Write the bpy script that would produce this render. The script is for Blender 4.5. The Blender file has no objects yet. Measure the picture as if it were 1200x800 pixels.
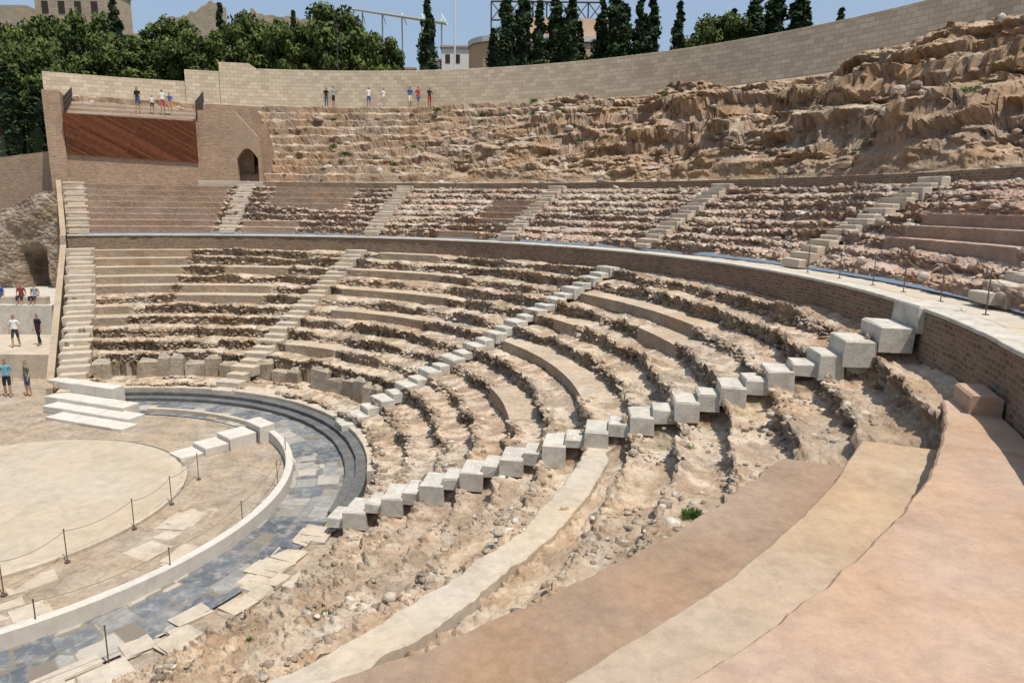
import bpy, math, random, bmesh
import numpy as np
from mathutils import Matrix, Vector
random.seed(7); rng=np.random.default_rng(11)
sc=bpy.context.scene
def link(o): sc.collection.objects.link(o); return o
rad=math.radians
# ------------------------------------------------------------------ noise
TAB=rng.random((256,256))
def vn(x,y,s=0):
    xi=np.floor(x).astype(int); yi=np.floor(y).astype(int); fx=x-xi; fy=y-yi
    fx=fx*fx*(3-2*fx); fy=fy*fy*(3-2*fy); a=s*37; b=s*91
    g=lambda i,j: TAB[(xi+i+a)&255,(yi+j+b)&255]
    return (g(0,0)*(1-fx)+g(1,0)*fx)*(1-fy)+(g(0,1)*(1-fx)+g(1,1)*fx)*fy
def fbm(x,y,o=4,s=0,gain=.5):
    t=0;a=1;n=0
    for i in range(o):
        t=t+a*vn(x,y,s+i); n+=a; a*=gain; x=x*2.03+5.1; y=y*2.03+9.7
    return t/n-.5
def ridg(x,y,o=4,s=0):
    t=0;a=1;n=0
    for i in range(o):
        t=t+a*(1-np.abs(2*vn(x,y,s+i)-1)); n+=a; a*=.5; x=x*2.1+3.3; y=y*2.1+1.7
    return t/n
def worley(x,y,s=0):
    xi=np.floor(x).astype(int); yi=np.floor(y).astype(int)
    f1=np.full(x.shape,9.);f2=np.full(x.shape,9.);idv=np.zeros(x.shape)
    for i in(-1,0,1):
        for j in(-1,0,1):
            a=(xi+i+s*13)&255;b=(yi+j+s*29)&255
            px=xi+i+TAB[a,b];py=yi+j+TAB[(a+101)&255,(b+57)&255]
            d=np.hypot(px-x,py-y);v=TAB[(a+7)&255,(b+33)&255]
            m=d<f1; f2=np.where(m,f1,np.minimum(f2,d)); idv=np.where(m,v,idv); f1=np.where(m,d,f1)
    return f1,f2,idv
def sst(a,b,x):
    t=np.clip((x-a)/(b-a),0,1); return t*t*(3-2*t)
def aE(r): return 114+3.7*(r-11.5)/21.5
def warp(azd,r): return np.where(azd>100,100+(azd-100)*(aE(np.minimum(r,33))-100)/18.,azd)
# ------------------------------------------------------------------ mesh helpers
def grid_mesh(name,X,Y,Z,mat,col=None,uv=None,smooth=False):
    ni,nj=X.shape
    me=bpy.data.meshes.new(name)
    co=np.stack([X,Y,Z],-1).reshape(-1,3)
    me.vertices.add(ni*nj); me.vertices.foreach_set("co",co.astype(np.float32).ravel())
    i,j=np.meshgrid(np.arange(ni-1),np.arange(nj-1),indexing='ij')
    a=(i*nj+j).ravel(); q=np.stack([a,a+1,a+nj+1,a+nj],-1)
    n=len(q); me.loops.add(n*4); me.loops.foreach_set("vertex_index",q.ravel().astype(np.int32))
    me.polygons.add(n); me.polygons.foreach_set("loop_start",np.arange(0,n*4,4,dtype=np.int32))
    me.polygons.foreach_set("loop_total",np.full(n,4,dtype=np.int32))
    me.polygons.foreach_set("use_smooth",np.full(n,smooth))
    if col is not None:
        at=me.color_attributes.new("Col","FLOAT_COLOR","POINT")
        c=np.ones((ni*nj,4),np.float32); c[:,:3]=col.reshape(-1,3); at.data.foreach_set("color",c.ravel())
    if uv is not None:
        l=me.uv_layers.new(name="UVMap"); u=np.stack(uv,-1).reshape(-1,2)[q.ravel()]
        l.data.foreach_set("uv",u.astype(np.float32).ravel())
    me.update(calc_edges=True); me.validate()
    me.materials.append(mat)
    return link(bpy.data.objects.new(name,me))
def poly_mesh(name,verts,faces,mats,fm=None,cols=None,smooth=False,do_link=True):
    me=bpy.data.meshes.new(name); me.from_pydata([tuple(v) for v in verts],[],[tuple(f) for f in faces])
    for m in (mats if isinstance(mats,list) else [mats]): me.materials.append(m)
    if fm is not None: me.polygons.foreach_set("material_index",np.array(fm,dtype=np.int32))
    if cols is not None:
        at=me.color_attributes.new("Col","FLOAT_COLOR","POINT")
        c=np.ones((len(verts),4),np.float32); c[:,:3]=np.array(cols); at.data.foreach_set("color",c.ravel())
    if smooth: me.polygons.foreach_set("use_smooth",np.ones(len(faces),bool))
    me.update()
    o=bpy.data.objects.new(name,me)
    return link(o) if do_link else o
def steep(X,Y,Z):
    ax=np.gradient(X,axis=0),np.gradient(Y,axis=0),np.gradient(Z,axis=0)
    bx=np.gradient(X,axis=1),np.gradient(Y,axis=1),np.gradient(Z,axis=1)
    nx=ax[1]*bx[2]-ax[2]*bx[1];ny=ax[2]*bx[0]-ax[0]*bx[2];nz=ax[0]*bx[1]-ax[1]*bx[0]
    return 1-np.abs(nz)/np.sqrt(nx*nx+ny*ny+nz*nz+1e-12)
def mix3(a,b,t): a=np.array(a);b=np.array(b); return a+(b-a)*np.asarray(t)[...,None]
# ------------------------------------------------------------------ materials
def newmat(name):
    m=bpy.data.materials.new(name); m.use_nodes=True; nt=m.node_tree
    b=nt.nodes["Principled BSDF"]; b.inputs["Roughness"].default_value=.95
    b.inputs["Specular IOR Level"].default_value=.12
    return m,nt,b
def nd(nt,t,**k):
    n=nt.nodes.new(t)
    for a,v in k.items():
        if a in n.inputs.keys(): n.inputs[a].default_value=v
        else: setattr(n,a,v)
    return n
def math_(nt,op,a,b):
    n=nt.nodes.new("ShaderNodeMath"); n.operation=op
    for i,x in enumerate((a,b)):
        if isinstance(x,(int,float)): n.inputs[i].default_value=x
        else: nt.links.new(x,n.inputs[i])
    return n.outputs[0]
def stone(name,color=None,var=.35,bump=.5,bd=.03,scale=1.,speck=.3,pit=True,stain=0.,color2=None,gain=1.,sat=.55):
    m,nt,b=newmat(name); L=nt.links.new
    tc=nd(nt,"ShaderNodeNewGeometry")
    if color is None:
        src=nd(nt,"ShaderNodeAttribute",attribute_name="Col").outputs["Color"]
    else:
        r=nt.nodes.new("ShaderNodeRGB"); r.outputs[0].default_value=(*color,1); src=r.outputs[0]
    n1=nd(nt,"ShaderNodeTexNoise",Scale=.9*scale,Detail=8.,Roughness=.65); n2=nd(nt,"ShaderNodeTexNoise",Scale=7*scale,Detail=6.,Roughness=.7)
    n3=nd(nt,"ShaderNodeTexNoise",Scale=45*scale,Detail=3.,Roughness=.6)
    for n in(n1,n2,n3): L(tc.outputs["Position"],n.inputs["Vector"])
    if stain:
        ns=nd(nt,"ShaderNodeTexNoise",Scale=1.7*scale,Detail=10.,Roughness=.72,Distortion=.6); L(tc.outputs["Position"],ns.inputs["Vector"])
        mr=nt.nodes.new("ShaderNodeMapRange"); L(ns.outputs[0],mr.inputs[0]); mr.inputs[1].default_value=.47; mr.inputs[2].default_value=.66; mr.inputs[4].default_value=stain
        mxs=nt.nodes.new("ShaderNodeMix"); mxs.data_type='RGBA'; L(mr.outputs[0],mxs.inputs[0]); L(src,mxs.inputs[6]); mxs.inputs[7].default_value=(*(color2 or tuple(c*.6 for c in color)),1); src=mxs.outputs[2]
    f=math_(nt,"ADD",math_(nt,"MULTIPLY",math_(nt,"SUBTRACT",n1.outputs[0],.5),var*1.6),math_(nt,"MULTIPLY",math_(nt,"SUBTRACT",n2.outputs[0],.5),var*1.8))
    f=math_(nt,"ADD",f,math_(nt,"MULTIPLY",math_(nt,"SUBTRACT",n3.outputs[0],.5),speck))
    f=math_(nt,"ADD",f,gain)
    mx=nt.nodes.new("ShaderNodeVectorMath"); mx.operation="SCALE"; L(src,mx.inputs[0]); L(f,mx.inputs["Scale"])
    hs=nd(nt,"ShaderNodeHueSaturation"); L(mx.outputs[0],hs.inputs["Color"])
    n4=nd(nt,"ShaderNodeTexNoise",Scale=.55*scale,Detail=5.); L(tc.outputs["Position"],n4.inputs["Vector"])
    L(math_(nt,"ADD",math_(nt,"MULTIPLY",n4.outputs[0],.9),sat),hs.inputs["Saturation"])
    L(hs.outputs[0],b.inputs["Base Color"])
    h=math_(nt,"ADD",n2.outputs[0],math_(nt,"MULTIPLY",n3.outputs[0],.35))
    if pit:
        v=nd(nt,"ShaderNodeTexVoronoi",Scale=11*scale); L(tc.outputs["Position"],v.inputs["Vector"])
        h=math_(nt,"ADD",h,math_(nt,"MULTIPLY",v.outputs["Distance"],.3))
    bp=nd(nt,"ShaderNodeBump",Strength=bump,Distance=bd); L(h,bp.inputs["Height"]); L(bp.outputs[0],b.inputs["Normal"])
    return m
def masonry(name,c1,c2,mortar,bw,bh,ms=.02,var=.5,bump=.6,bd=.02,dist=.02):
    m,nt,b=newmat(name); L=nt.links.new
    uv=nd(nt,"ShaderNodeTexCoord"); geo=nd(nt,"ShaderNodeNewGeometry")
    nz=nd(nt,"ShaderNodeTexNoise",Scale=2.5,Detail=3.); L(uv.outputs["UV"],nz.inputs["Vector"])
    va=nt.nodes.new("ShaderNodeVectorMath");va.operation="MULTIPLY_ADD"; L(nz.outputs["Color"],va.inputs[0]); va.inputs[1].default_value=(dist*3,dist*3,0); L(uv.outputs["UV"],va.inputs[2])
    br=nd(nt,"ShaderNodeTexBrick",Scale=1.); L(va.outputs[0],br.inputs["Vector"])
    br.inputs["Brick Width"].default_value=bw; br.inputs["Row Height"].default_value=bh; br.inputs["Mortar Size"].default_value=ms; br.inputs["Mortar Smooth"].default_value=.4
    br.inputs["Color1"].default_value=(*c1,1); br.inputs["Color2"].default_value=(*c2,1); br.inputs["Mortar"].default_value=(*mortar,1)
    n1=nd(nt,"ShaderNodeTexNoise",Scale=.6,Detail=8.,Roughness=.7); n2=nd(nt,"ShaderNodeTexNoise",Scale=9.,Detail=5.,Roughness=.7)
    for n in(n1,n2): L(geo.outputs["Position"],n.inputs["Vector"])
    f=math_(nt,"ADD",math_(nt,"MULTIPLY",math_(nt,"SUBTRACT",n1.outputs[0],.5),var),math_(nt,"MULTIPLY",math_(nt,"SUBTRACT",n2.outputs[0],.5),var))
    f=math_(nt,"ADD",f,1.)
    mx=nt.nodes.new("ShaderNodeVectorMath"); mx.operation="SCALE"; L(br.outputs["Color"],mx.inputs[0]); L(f,mx.inputs["Scale"])
    L(mx.outputs[0],b.inputs["Base Color"])
    h=math_(nt,"SUBTRACT",math_(nt,"MULTIPLY",n2.outputs[0],.6),br.outputs["Fac"])
    bp=nd(nt,"ShaderNodeBump",Strength=bump,Distance=bd); L(h,bp.inputs["Height"]); L(bp.outputs[0],b.inputs["Normal"])
    return m
def plain(name,c,rough=.7,metal=0):
    m,nt,b=newmat(name); b.inputs["Roughness"].default_value=rough; b.inputs["Metallic"].default_value=metal
    n=nd(nt,"ShaderNodeTexNoise",Scale=6.,Detail=4.); g=nd(nt,"ShaderNodeNewGeometry"); nt.links.new(g.outputs["Position"],n.inputs["Vector"])
    r=nt.nodes.new("ShaderNodeVectorMath"); r.operation="SCALE"; r.inputs[0].default_value=c
    nt.links.new(math_(nt,"ADD",math_(nt,"MULTIPLY",n.outputs[0],.5),.75),r.inputs["Scale"]); nt.links.new(r.outputs[0],b.inputs["Base Color"])
    return m
M_ruin=stone("ruined_stone",None,.6,.95,.04,1.,.4,gain=.98,sat=.62)
M_rock=stone("natural_rock",None,.6,.95,.07,.8,.35,gain=.98,sat=.56)
M_slab_w=stone("pale_limestone",(.46,.39,.305),.3,.5,.012,1.,.2,True,.5)
M_conc=stone("pale_concrete",(.48,.45,.39),.35,.5,.012,1.6,.2,True,.6,(.25,.225,.185))
M_terra=stone("terracotta_screed",(.40,.28,.20),.34,.6,.012,.9,.28,True,.65,(.31,.21,.15))
M_beige=stone("beige_screed",(.385,.295,.21),.34,.6,.012,.9,.28,True,.6,(.29,.21,.15))
M_brown=stone("brown_screed",(.29,.205,.145),.4,.7,.014,.9,.32,True,.55,(.21,.15,.105))
M_floor=stone("orchestra_floor",(.43,.36,.275),.25,.3,.008,.5,.18,False,.4)
M_dirt=stone("packed_dirt",(.34,.265,.19),.7,.7,.03,1.,.35,True,.75,(.20,.16,.115),1.,.48)
M_white=stone("white_limestone",(.53,.49,.425),.2,.35,.006,1.,.12,False,.35)
M_dark=stone("grey_limestone",(.11,.11,.108),.6,.5,.012,1.4,.25,True,.4,(.24,.215,.185))
M_walk=stone("walkway_paving",(.46,.40,.32),.25,.3,.006,1.,.14,False,.35)
M_per=masonry("perimeter_ashlar",(.62,.52,.39),(.47,.385,.28),(.36,.29,.21),.62,.3,.014,.35)
M_rub=masonry("small_rubble_masonry",(.26,.175,.12),(.14,.10,.07),(.28,.22,.165),.22,.11,.02,.8,.9,.04,.03)
M_tow=masonry("tower_masonry",(.38,.26,.18),(.26,.175,.12),(.39,.30,.22),.24,.1,.014,.6,.6,.02,.01)
def marble_mat():
    m,nt,b=newmat("marble_paving"); L=nt.links.new; b.inputs["Roughness"].default_value=.6
    uv=nd(nt,"ShaderNodeTexCoord"); geo=nd(nt,"ShaderNodeNewGeometry")
    vo=nd(nt,"ShaderNodeTexVoronoi",Scale=1.3,distance='CHEBYCHEV'); L(uv.outputs["UV"],vo.inputs["Vector"]); vo.inputs["Randomness"].default_value=.6
    ve=nd(nt,"ShaderNodeTexVoronoi",Scale=1.3,distance='CHEBYCHEV',feature='F2'); L(uv.outputs["UV"],ve.inputs["Vector"]); ve.inputs["Randomness"].default_value=.6
    edge=math_(nt,"SUBTRACT",ve.outputs["Distance"],vo.outputs["Distance"])
    sep=nt.nodes.new("ShaderNodeSeparateColor"); L(vo.outputs["Color"],sep.inputs[0])
    cr=nt.nodes.new("ShaderNodeValToRGB"); e=cr.color_ramp; e.elements[0].color=(.085,.095,.108,1); e.elements[0].position=.0
    e.elements[1].color=(.36,.33,.28,1); e.elements[1].position=.97
    k=e.elements.new(.5); k.color=(.13,.142,.155,1); k=e.elements.new(.72); k.color=(.25,.24,.22,1)
    L(sep.outputs[0],cr.inputs[0])
    n=nd(nt,"ShaderNodeTexNoise",Scale=3.,Detail=8.,Roughness=.75); L(geo.outputs["Position"],n.inputs["Vector"])
    s=nt.nodes.new("ShaderNodeVectorMath"); s.operation="SCALE"; L(cr.outputs[0],s.inputs[0]); L(math_(nt,"ADD",math_(nt,"MULTIPLY",n.outputs[0],1.8),.2),s.inputs["Scale"])
    dm=nt.nodes.new("ShaderNodeMapRange"); L(n.outputs[0],dm.inputs[0]); dm.inputs[1].default_value=.5; dm.inputs[2].default_value=.66; dm.inputs[4].default_value=.7
    dx=nt.nodes.new("ShaderNodeMix"); dx.data_type='RGBA'; L(dm.outputs[0],dx.inputs[0]); L(s.outputs[0],dx.inputs[6]); dx.inputs[7].default_value=(.34,.30,.25,1)
    ed=nt.nodes.new("ShaderNodeMapRange"); L(edge,ed.inputs[0]); ed.inputs[1].default_value=0; ed.inputs[2].default_value=.05
    mx=nt.nodes.new("ShaderNodeMix"); mx.data_type='RGBA'; L(ed.outputs[0],mx.inputs[0]); mx.inputs[6].default_value=(.2,.17,.13,1); L(dx.outputs[2],mx.inputs[7]); L(mx.outputs[2],b.inputs["Base Color"])
    bp=nd(nt,"ShaderNodeBump",Strength=.5,Distance=.01); L(ed.outputs[0],bp.inputs["Height"]); L(bp.outputs[0],b.inputs["Normal"])
    return m
M_marb=marble_mat()
def wood_mat():
    m,nt,b=newmat("wood_cladding"); L=nt.links.new
    g=nd(nt,"ShaderNodeTexCoord"); mp=nt.nodes.new("ShaderNodeMapping"); mp.inputs["Rotation"].default_value=(0,0,rad(28)); L(g.outputs["UV"],mp.inputs[0])
    br=nd(nt,"ShaderNodeTexBrick",Scale=1.); L(mp.outputs[0],br.inputs["Vector"]); br.inputs["Brick Width"].default_value=6.2; br.inputs["Row Height"].default_value=.16; br.inputs["Mortar Size"].default_value=.014
    br.inputs["Color1"].default_value=(.21,.08,.04,1); br.inputs["Color2"].default_value=(.10,.036,.02,1); br.inputs["Mortar"].default_value=(.02,.01,.006,1)
    n=nd(nt,"ShaderNodeTexNoise",Scale=4.,Detail=6.); L(mp.outputs[0],n.inputs["Vector"])
    s=nt.nodes.new("ShaderNodeVectorMath"); s.operation="SCALE"; L(br.outputs[0],s.inputs[0]); L(math_(nt,"ADD",math_(nt,"MULTIPLY",n.outputs[0],.9),.55),s.inputs["Scale"]); L(s.outputs[0],b.inputs["Base Color"])
    return m
M_wood=wood_mat()
M_metal=plain("dark_metal",(.09,.07,.06),.5,.5); M_post=plain("rusty_post",(.14,.105,.08),.6,.3); M_rope=plain("rope",(.25,.2,.14),.9); M_void=plain("dark_interior",(.05,.04,.035),.95)
M_bark=plain("bark",(.1,.07,.05),.95); M_wmetal=plain("white_metal",(.6,.62,.64),.5)
def foliage(name):
    m,nt,b=newmat(name); a=nd(nt,"ShaderNodeAttribute",attribute_name="Col"); nt.links.new(a.outputs["Color"],b.inputs["Base Color"]); b.inputs["Roughness"].default_value=.7
    return m
M_leaf=foliage("foliage")
# ------------------------------------------------------------------ stepped tiers
STA=[-7.85,33.9,75.65]
def tier(name,r0,z0,pitch,rise,n,az,nr,ntd,efun,cfun,mat,seed,drop=None,flat=None,amp=1.,cobA=.12,wr=.75):
    AD=np.asarray(az)[None,:]; A=np.radians(AD); rows=[]
    for k in range(n):
        for t in np.linspace(0,1,nr,endpoint=False): rows.append((k,0,t))
        for t in np.linspace(0,1,ntd,endpoint=False): rows.append((k,1,t))
    rows.append((n-1,1,1.))
    K=np.array([q[0] for q in rows])[:,None];P=np.array([q[1] for q in rows])[:,None];T=np.array([q[2] for q in rows])[:,None]
    AZ=np.broadcast_to(az[None,:],(len(rows),len(az)))
    rk=r0+pitch*K; arc=A*(r0+pitch*n*.5)
    E=efun(K,AZ,arc)
    def edge(k): return fbm(arc*.9+k*7.3,k*3.1+arc*0,5,seed,.62)*E
    def top(k): return fbm(arc*.6+k*11.7,k*5.9+arc*0,4,seed+5)*E
    e0,e1=edge(K),edge(K+1); h0,h1=top(K-1),top(K)
    rc=np.where(P==0,rk,rk+pitch*T); zc=z0+rise*(K+np.where(P==0,T,1.))
    rr=np.where(P==0,rk+.05+.09*np.sin(T*3.1)-.08*T,rk-.03+(pitch+.08)*T); zr=z0+rise*(K+np.where(P==0,1.08*T**.9,1.08-.08*T-.26*np.sin(T*3.14)**1.5))
    r=rc+(rr-rc)*E; z=zc+(zr-zc)*E
    r=r+np.where(P==0,e0,e0+(e1-e0)*T)*wr*amp; z=z+np.where(P==0,h0+(h1-h0)*T,h1)*.42*amp
    L=(K+np.where(P==0,T*.3,.3+T*.7))*(pitch+rise)
    if flat is not None:
        F=flat(K,AZ,arc); u=K+np.where(P==0,T*.25,.25+.75*T)
        r=r*(1-F)+(r0+pitch*u)*F; z=z*(1-F)+(z0+rise*(u+.15))*F
    nearedge=np.where(P==0,1.,.22+.78*np.exp(-T*4))
    f1,f2,cid=worley(arc*3.1,L*4.2,seed); cob=np.clip((f2-f1)*2.2,0,1)*(.3+cid)
    g1,g2,gid=worley(arc*10,L*11,seed+3); cob2=np.clip((g2-g1)*2,0,1)
    n1=fbm(arc*2.2,L*2.8,6,seed+9,.66)
    d=E*amp*nearedge*((cob-.35)*cobA+(cob2-.4)*.045+n1*.42)+.02*fbm(arc*4,L*4,3,seed+2)
    z=z+d*np.where(P==0,.35,1.)*np.where(P==0,np.minimum(T*3,1),1); r=r-d*np.where(P==0,1.1,.25)
    if drop is not None: z=z+drop(K,AZ,arc)
    A2=np.radians(warp(AD,r)); X=r*np.cos(A2);Y=r*np.sin(A2); st=steep(X,Y,z)
    col=cfun(K,AZ,arc,L,E,st,cid,P,T,gid,g2-g1)
    return grid_mesh(name,X,Y,z,mat,col), (X,Y,z,E,K,AZ,P,T)
def inseg(K,AZ,segs,soft=.6):
    o=np.ones(np.broadcast(K,AZ).shape)
    for k0,k1,a0,a1 in segs:
        m=((K>=k0)&(K<=k1))*sst(a0-soft,a0+soft,AZ)*(1-sst(a1-soft,a1+soft,AZ)); o=np.minimum(o,1-m)
    return o
IR0,IZ0,IP,IH=11.6,.3,1.0615,.43
ima_seg=[(6,6,2,31),(10,10,9,32),(9,9,6,15),(4,4,4,18),(8,8,24,29),
 (8,12,100,118),(5,6,106,118),(7,8,84,99),(10,10,84,94),(8,8,52,72),(10,10,58,74),(6,6,50,70),(3,3,60,72),(12,12,62,72)]
def eI(K,AZ,arc):
    base=.6+.9*(fbm(arc*.25+K*3.7,K*9.1+arc*0,3,21)+.25)
    base=np.clip(base,.45,1.); base=np.where(AZ<33,np.maximum(base,.88),base)
    return np.maximum(base*inseg(K,AZ,ima_seg),.03)
def flatI(K,AZ,arc):
    f=(1-sst(-19,-10,AZ))*(.5+.9*fbm(arc*.3,K*.5+arc*0,3,33))
    f=np.where(K>=8,f*(.35+.4*(1-sst(-26,-18,AZ))),f)
    g=sst(-10,-6,AZ)*np.clip((fbm(arc*.45+K*5.1,K*3.3+arc*0,3,37)-.06)*5,0,.7)*inseg(K,AZ,ima_seg)
    return np.clip(f+g,0,.8)
def dropI(K,AZ,arc):
    d=-.32*(1-sst(-9.3,-8.3,AZ))
    lo=sst(35,37,AZ)*(K<=1)
    d=d-lo*np.where(K==0,.15,.62)-.35*(K>=10)*(1-sst(-20,-18,AZ))
    return d+(K<=2)*(1-sst(-14,-9,AZ))*-.12
def cI(K,AZ,arc,L,E,st,cid,P,T,gid,ge):
    n=fbm(arc*.35,L*.35,5,41)+.5; n2=fbm(arc*2.5,L*2.5,4,44)+.5
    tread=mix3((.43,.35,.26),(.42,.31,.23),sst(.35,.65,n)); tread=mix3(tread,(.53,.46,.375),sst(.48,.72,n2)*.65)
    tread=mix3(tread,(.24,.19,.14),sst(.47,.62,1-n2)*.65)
    ris=mix3((.28,.215,.155),(.155,.12,.088),sst(.3,.8,cid)); ris=mix3(ris,(.44,.39,.32),(gid>.8)*.65*(ge>.15))  # rubble riser colours, darkened so deeper shadow is painted into the rows
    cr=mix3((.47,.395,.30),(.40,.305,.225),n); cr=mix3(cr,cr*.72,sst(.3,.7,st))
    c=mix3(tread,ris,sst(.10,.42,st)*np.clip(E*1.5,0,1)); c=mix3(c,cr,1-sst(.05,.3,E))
    fg=1-sst(-16,-8,AZ); sand=mix3((.40,.29,.205),(.47,.385,.295),sst(.3,.7,n2)); sand=mix3(sand,(.22,.175,.125),sst(.50,.64,n)*.6)
    c=mix3(c,sand,fg*.6*(1-.6*sst(.2,.6,st)))
    return c
azI=np.concatenate([np.arange(-64,-20,.10),np.arange(-20,34,.12),np.arange(34,118.01,.17)])
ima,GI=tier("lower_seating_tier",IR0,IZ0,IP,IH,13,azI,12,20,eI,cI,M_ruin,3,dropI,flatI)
MR0,MZ0,MP,MH=27.0,6.85,.74,.388
med_seg=[(0,7,98.5,118),(0,1,87,95),(4,7,82,93),(2,5,56,62),(2,4,-4,8),(0,0,60,66)]
def eM(K,AZ,arc):
    b=np.clip(.9+.8*fbm(arc*.3+K*3.7,K*9.1+arc*0,3,61),.75,1.25)
    return np.maximum(b*inseg(K,AZ,med_seg),.03)
def flatM(K,AZ,arc):
    f=.68+2.2*fbm(arc*.16,K*.35+arc*0,3,63); f=np.where(AZ>76,f*.5,f)
    return np.clip(f,0,.92)*inseg(K,AZ,med_seg)
def cM(K,AZ,arc,L,E,st,cid,P,T,gid,ge):
    n=fbm(arc*.22,L*.35,5,71)+.5; n2=fbm(arc*2,L*2,4,74)+.5
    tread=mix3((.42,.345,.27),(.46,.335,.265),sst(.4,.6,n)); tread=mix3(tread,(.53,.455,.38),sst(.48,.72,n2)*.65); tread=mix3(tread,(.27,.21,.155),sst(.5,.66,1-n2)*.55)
    ris=mix3((.30,.225,.17),(.185,.135,.10),cid); cr=mix3((.44,.345,.26),(.36,.255,.195),n)  # ris is rubble brown with extra shade put into the colour
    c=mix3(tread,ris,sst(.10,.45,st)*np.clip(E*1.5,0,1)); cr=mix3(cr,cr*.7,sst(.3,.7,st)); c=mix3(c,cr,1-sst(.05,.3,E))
    pk=(1-sst(8,14,AZ)); return mix3(c,(.39,.255,.195),pk*.45)
azM=np.arange(-64,118.01,.19)
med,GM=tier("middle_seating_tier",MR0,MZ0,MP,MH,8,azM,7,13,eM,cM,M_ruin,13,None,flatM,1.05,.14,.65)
# summa
az=np.concatenate([np.arange(-64,70,.18),np.arange(70,118.01,.2)]); rs=np.arange(33.35,43.6,.055)
A=np.radians(az)[None,:]; R=rs[:,None]+0*A; AZ=az[None,:]+0*R; arc=A*38+0*R
s=(R-33.9)/(42.4-33.9); wob=fbm(arc*.10,R*.1,3,81)*1.2+fbm(arc*.9,R*.6,4,83)*.45
q=s*10+wob; kk=np.floor(q);fr=q-kk; stepz=(kk+sst(0,.16,fr))/10
zl=10.35+6.5*np.clip(stepz*.93+s*.07,0,1.)
rw=R+fbm(arc*.08,R*.12,4,85)*6.5
zc=np.interp(rw,[33.3,34.5,36.6,37.1,38.6,38.9,40.6,41.0,42.4,45],[10.3,10.7,11.5,13.4,13.8,15.3,15.6,16.3,16.9,17.2])
w=1-.88*sst(48,86,AZ+fbm(arc*.2,R*.2,3,88)*24)
Zs=zl*(1-w)+zc*w
rk=(ridg(arc*.16,R*.3,6,90)-.55); rk2=fbm(arc*1.3,R*1.8,5,93,.62); strat=((Zs*1.3+fbm(arc*.12,R*.3,3,95)*3)%1)
damp=sst(33.4,34.6,R)*(1-sst(41.6,42.6,R))
Zs=Zs+damp*(w*(rk*1.45+(sst(0,.3,strat)-strat)*.5)+rk2*(.24+.4*w))
top=sst(41.9,42.5,R); Zs=Zs*(1-top)+(16.9+.25*(1-sst(-5,30,AZ)))*top+rk2*.03
bot=1-sst(33.5,34.3,R); Zs=Zs*(1-bot)+10.35*bot
f1,f2,cid=worley(arc*.7+fbm(arc,R,3,2),Zs*1.1+R*.3,7)
Rd=R-damp*(w*(fbm(arc*.5,Zs*1.7,6,97,.6)*1.9-np.clip(.28-(f2-f1),0,1)*-.8)+fbm(arc*2.5,Zs*2.4,5,98,.62)*.4)
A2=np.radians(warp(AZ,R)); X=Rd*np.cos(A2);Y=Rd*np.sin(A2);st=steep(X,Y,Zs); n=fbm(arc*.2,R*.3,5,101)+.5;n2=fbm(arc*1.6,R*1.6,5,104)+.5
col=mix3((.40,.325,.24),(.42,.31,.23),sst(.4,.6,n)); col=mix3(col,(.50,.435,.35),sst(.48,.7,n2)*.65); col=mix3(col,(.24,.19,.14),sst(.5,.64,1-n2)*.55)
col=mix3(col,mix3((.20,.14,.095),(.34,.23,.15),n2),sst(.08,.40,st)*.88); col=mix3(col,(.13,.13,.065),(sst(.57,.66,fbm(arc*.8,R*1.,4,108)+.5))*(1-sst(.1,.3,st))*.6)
col=mix3(col,mix3(col,(.36,.24,.15),.6),w*sst(.42,.58,fbm(arc*.12,Zs*.9,4,111)+.5)*.7)
col=mix3(col,(.38,.32,.25),top*.8)
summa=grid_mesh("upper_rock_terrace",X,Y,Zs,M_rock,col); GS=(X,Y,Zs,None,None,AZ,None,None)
# ------------------------------------------------------------------ ring walls and slabs
def ring_solid(name,r0,r1,a0,a1,z0,z1,mat,da=.6,jit=0.,seed=0,bev=.012,topf=None,jf=2.2,d0=None,d1=None):
    n=max(2,int((a1-a0)/da)+1); ad=np.linspace(a0,a1,n); a=np.radians(ad); j=jit*np.stack([fbm(a*r0*jf,a*0+i,5,seed+i,.6) for i in range(2)]) if jit else np.zeros((2,n))
    zt=z1+np.zeros(n) if topf is None else topf(ad); zt=zt+jit*.25*fbm(a*r0*.5,a*0,3,seed+9)
    ra=r0+j[0]+(d0(ad) if d0 else 0); rb=r1+j[1]+(d1(ad) if d1 else 0)
    prof=[(ra,z0+0*a),(ra,zt-bev),(ra+bev,zt),(rb-bev,zt),(rb,zt-bev),(rb,z0+0*a)]
    Rr=np.stack([p[0] for p in prof]);Z=np.stack([p[1] for p in prof])
    V=np.cumsum(np.concatenate([np.zeros((1,n)),np.hypot(np.diff(Rr,axis=0),np.diff(Z,axis=0))]),0)
    U=np.broadcast_to(a*r0,V.shape)
    o=grid_mesh(name,Rr*np.cos(a),Rr*np.sin(a),Z,mat,None,(U,V))
    me=o.data
    bm=bmesh.new(); bm.from_mesh(me); bm.verts.ensure_lookup_table()
    for c in (0,n-1):
        vs=[bm.verts[i*n+c] for i in range(6)]
        try: bm.faces.new(vs)
        except Exception: pass
    bm.normal_update(); bmesh.ops.recalc_face_normals(bm,faces=bm.faces); bm.to_mesh(me); bm.free()
    return o
e1=aE(25.5)-.3; e2=aE(33)-.3
ring_solid("lower_walkway_retaining_wall",25.32,25.72,-64,e1,4.6,6.72,M_rub,.3,.08,3)
ring_solid("wall_coping",25.27,25.8,-64,e1,6.722,6.80,M_conc,.4,.06,5)
ring_solid("lower_walkway",25.81,27.25,-64,e1,6.2,6.76,M_walk,.8,.0,7)
ring_solid("upper_walkway_wall",32.8,33.12,-64,94.6,9.3,10.34,M_rub,.4,.12,9)
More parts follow.
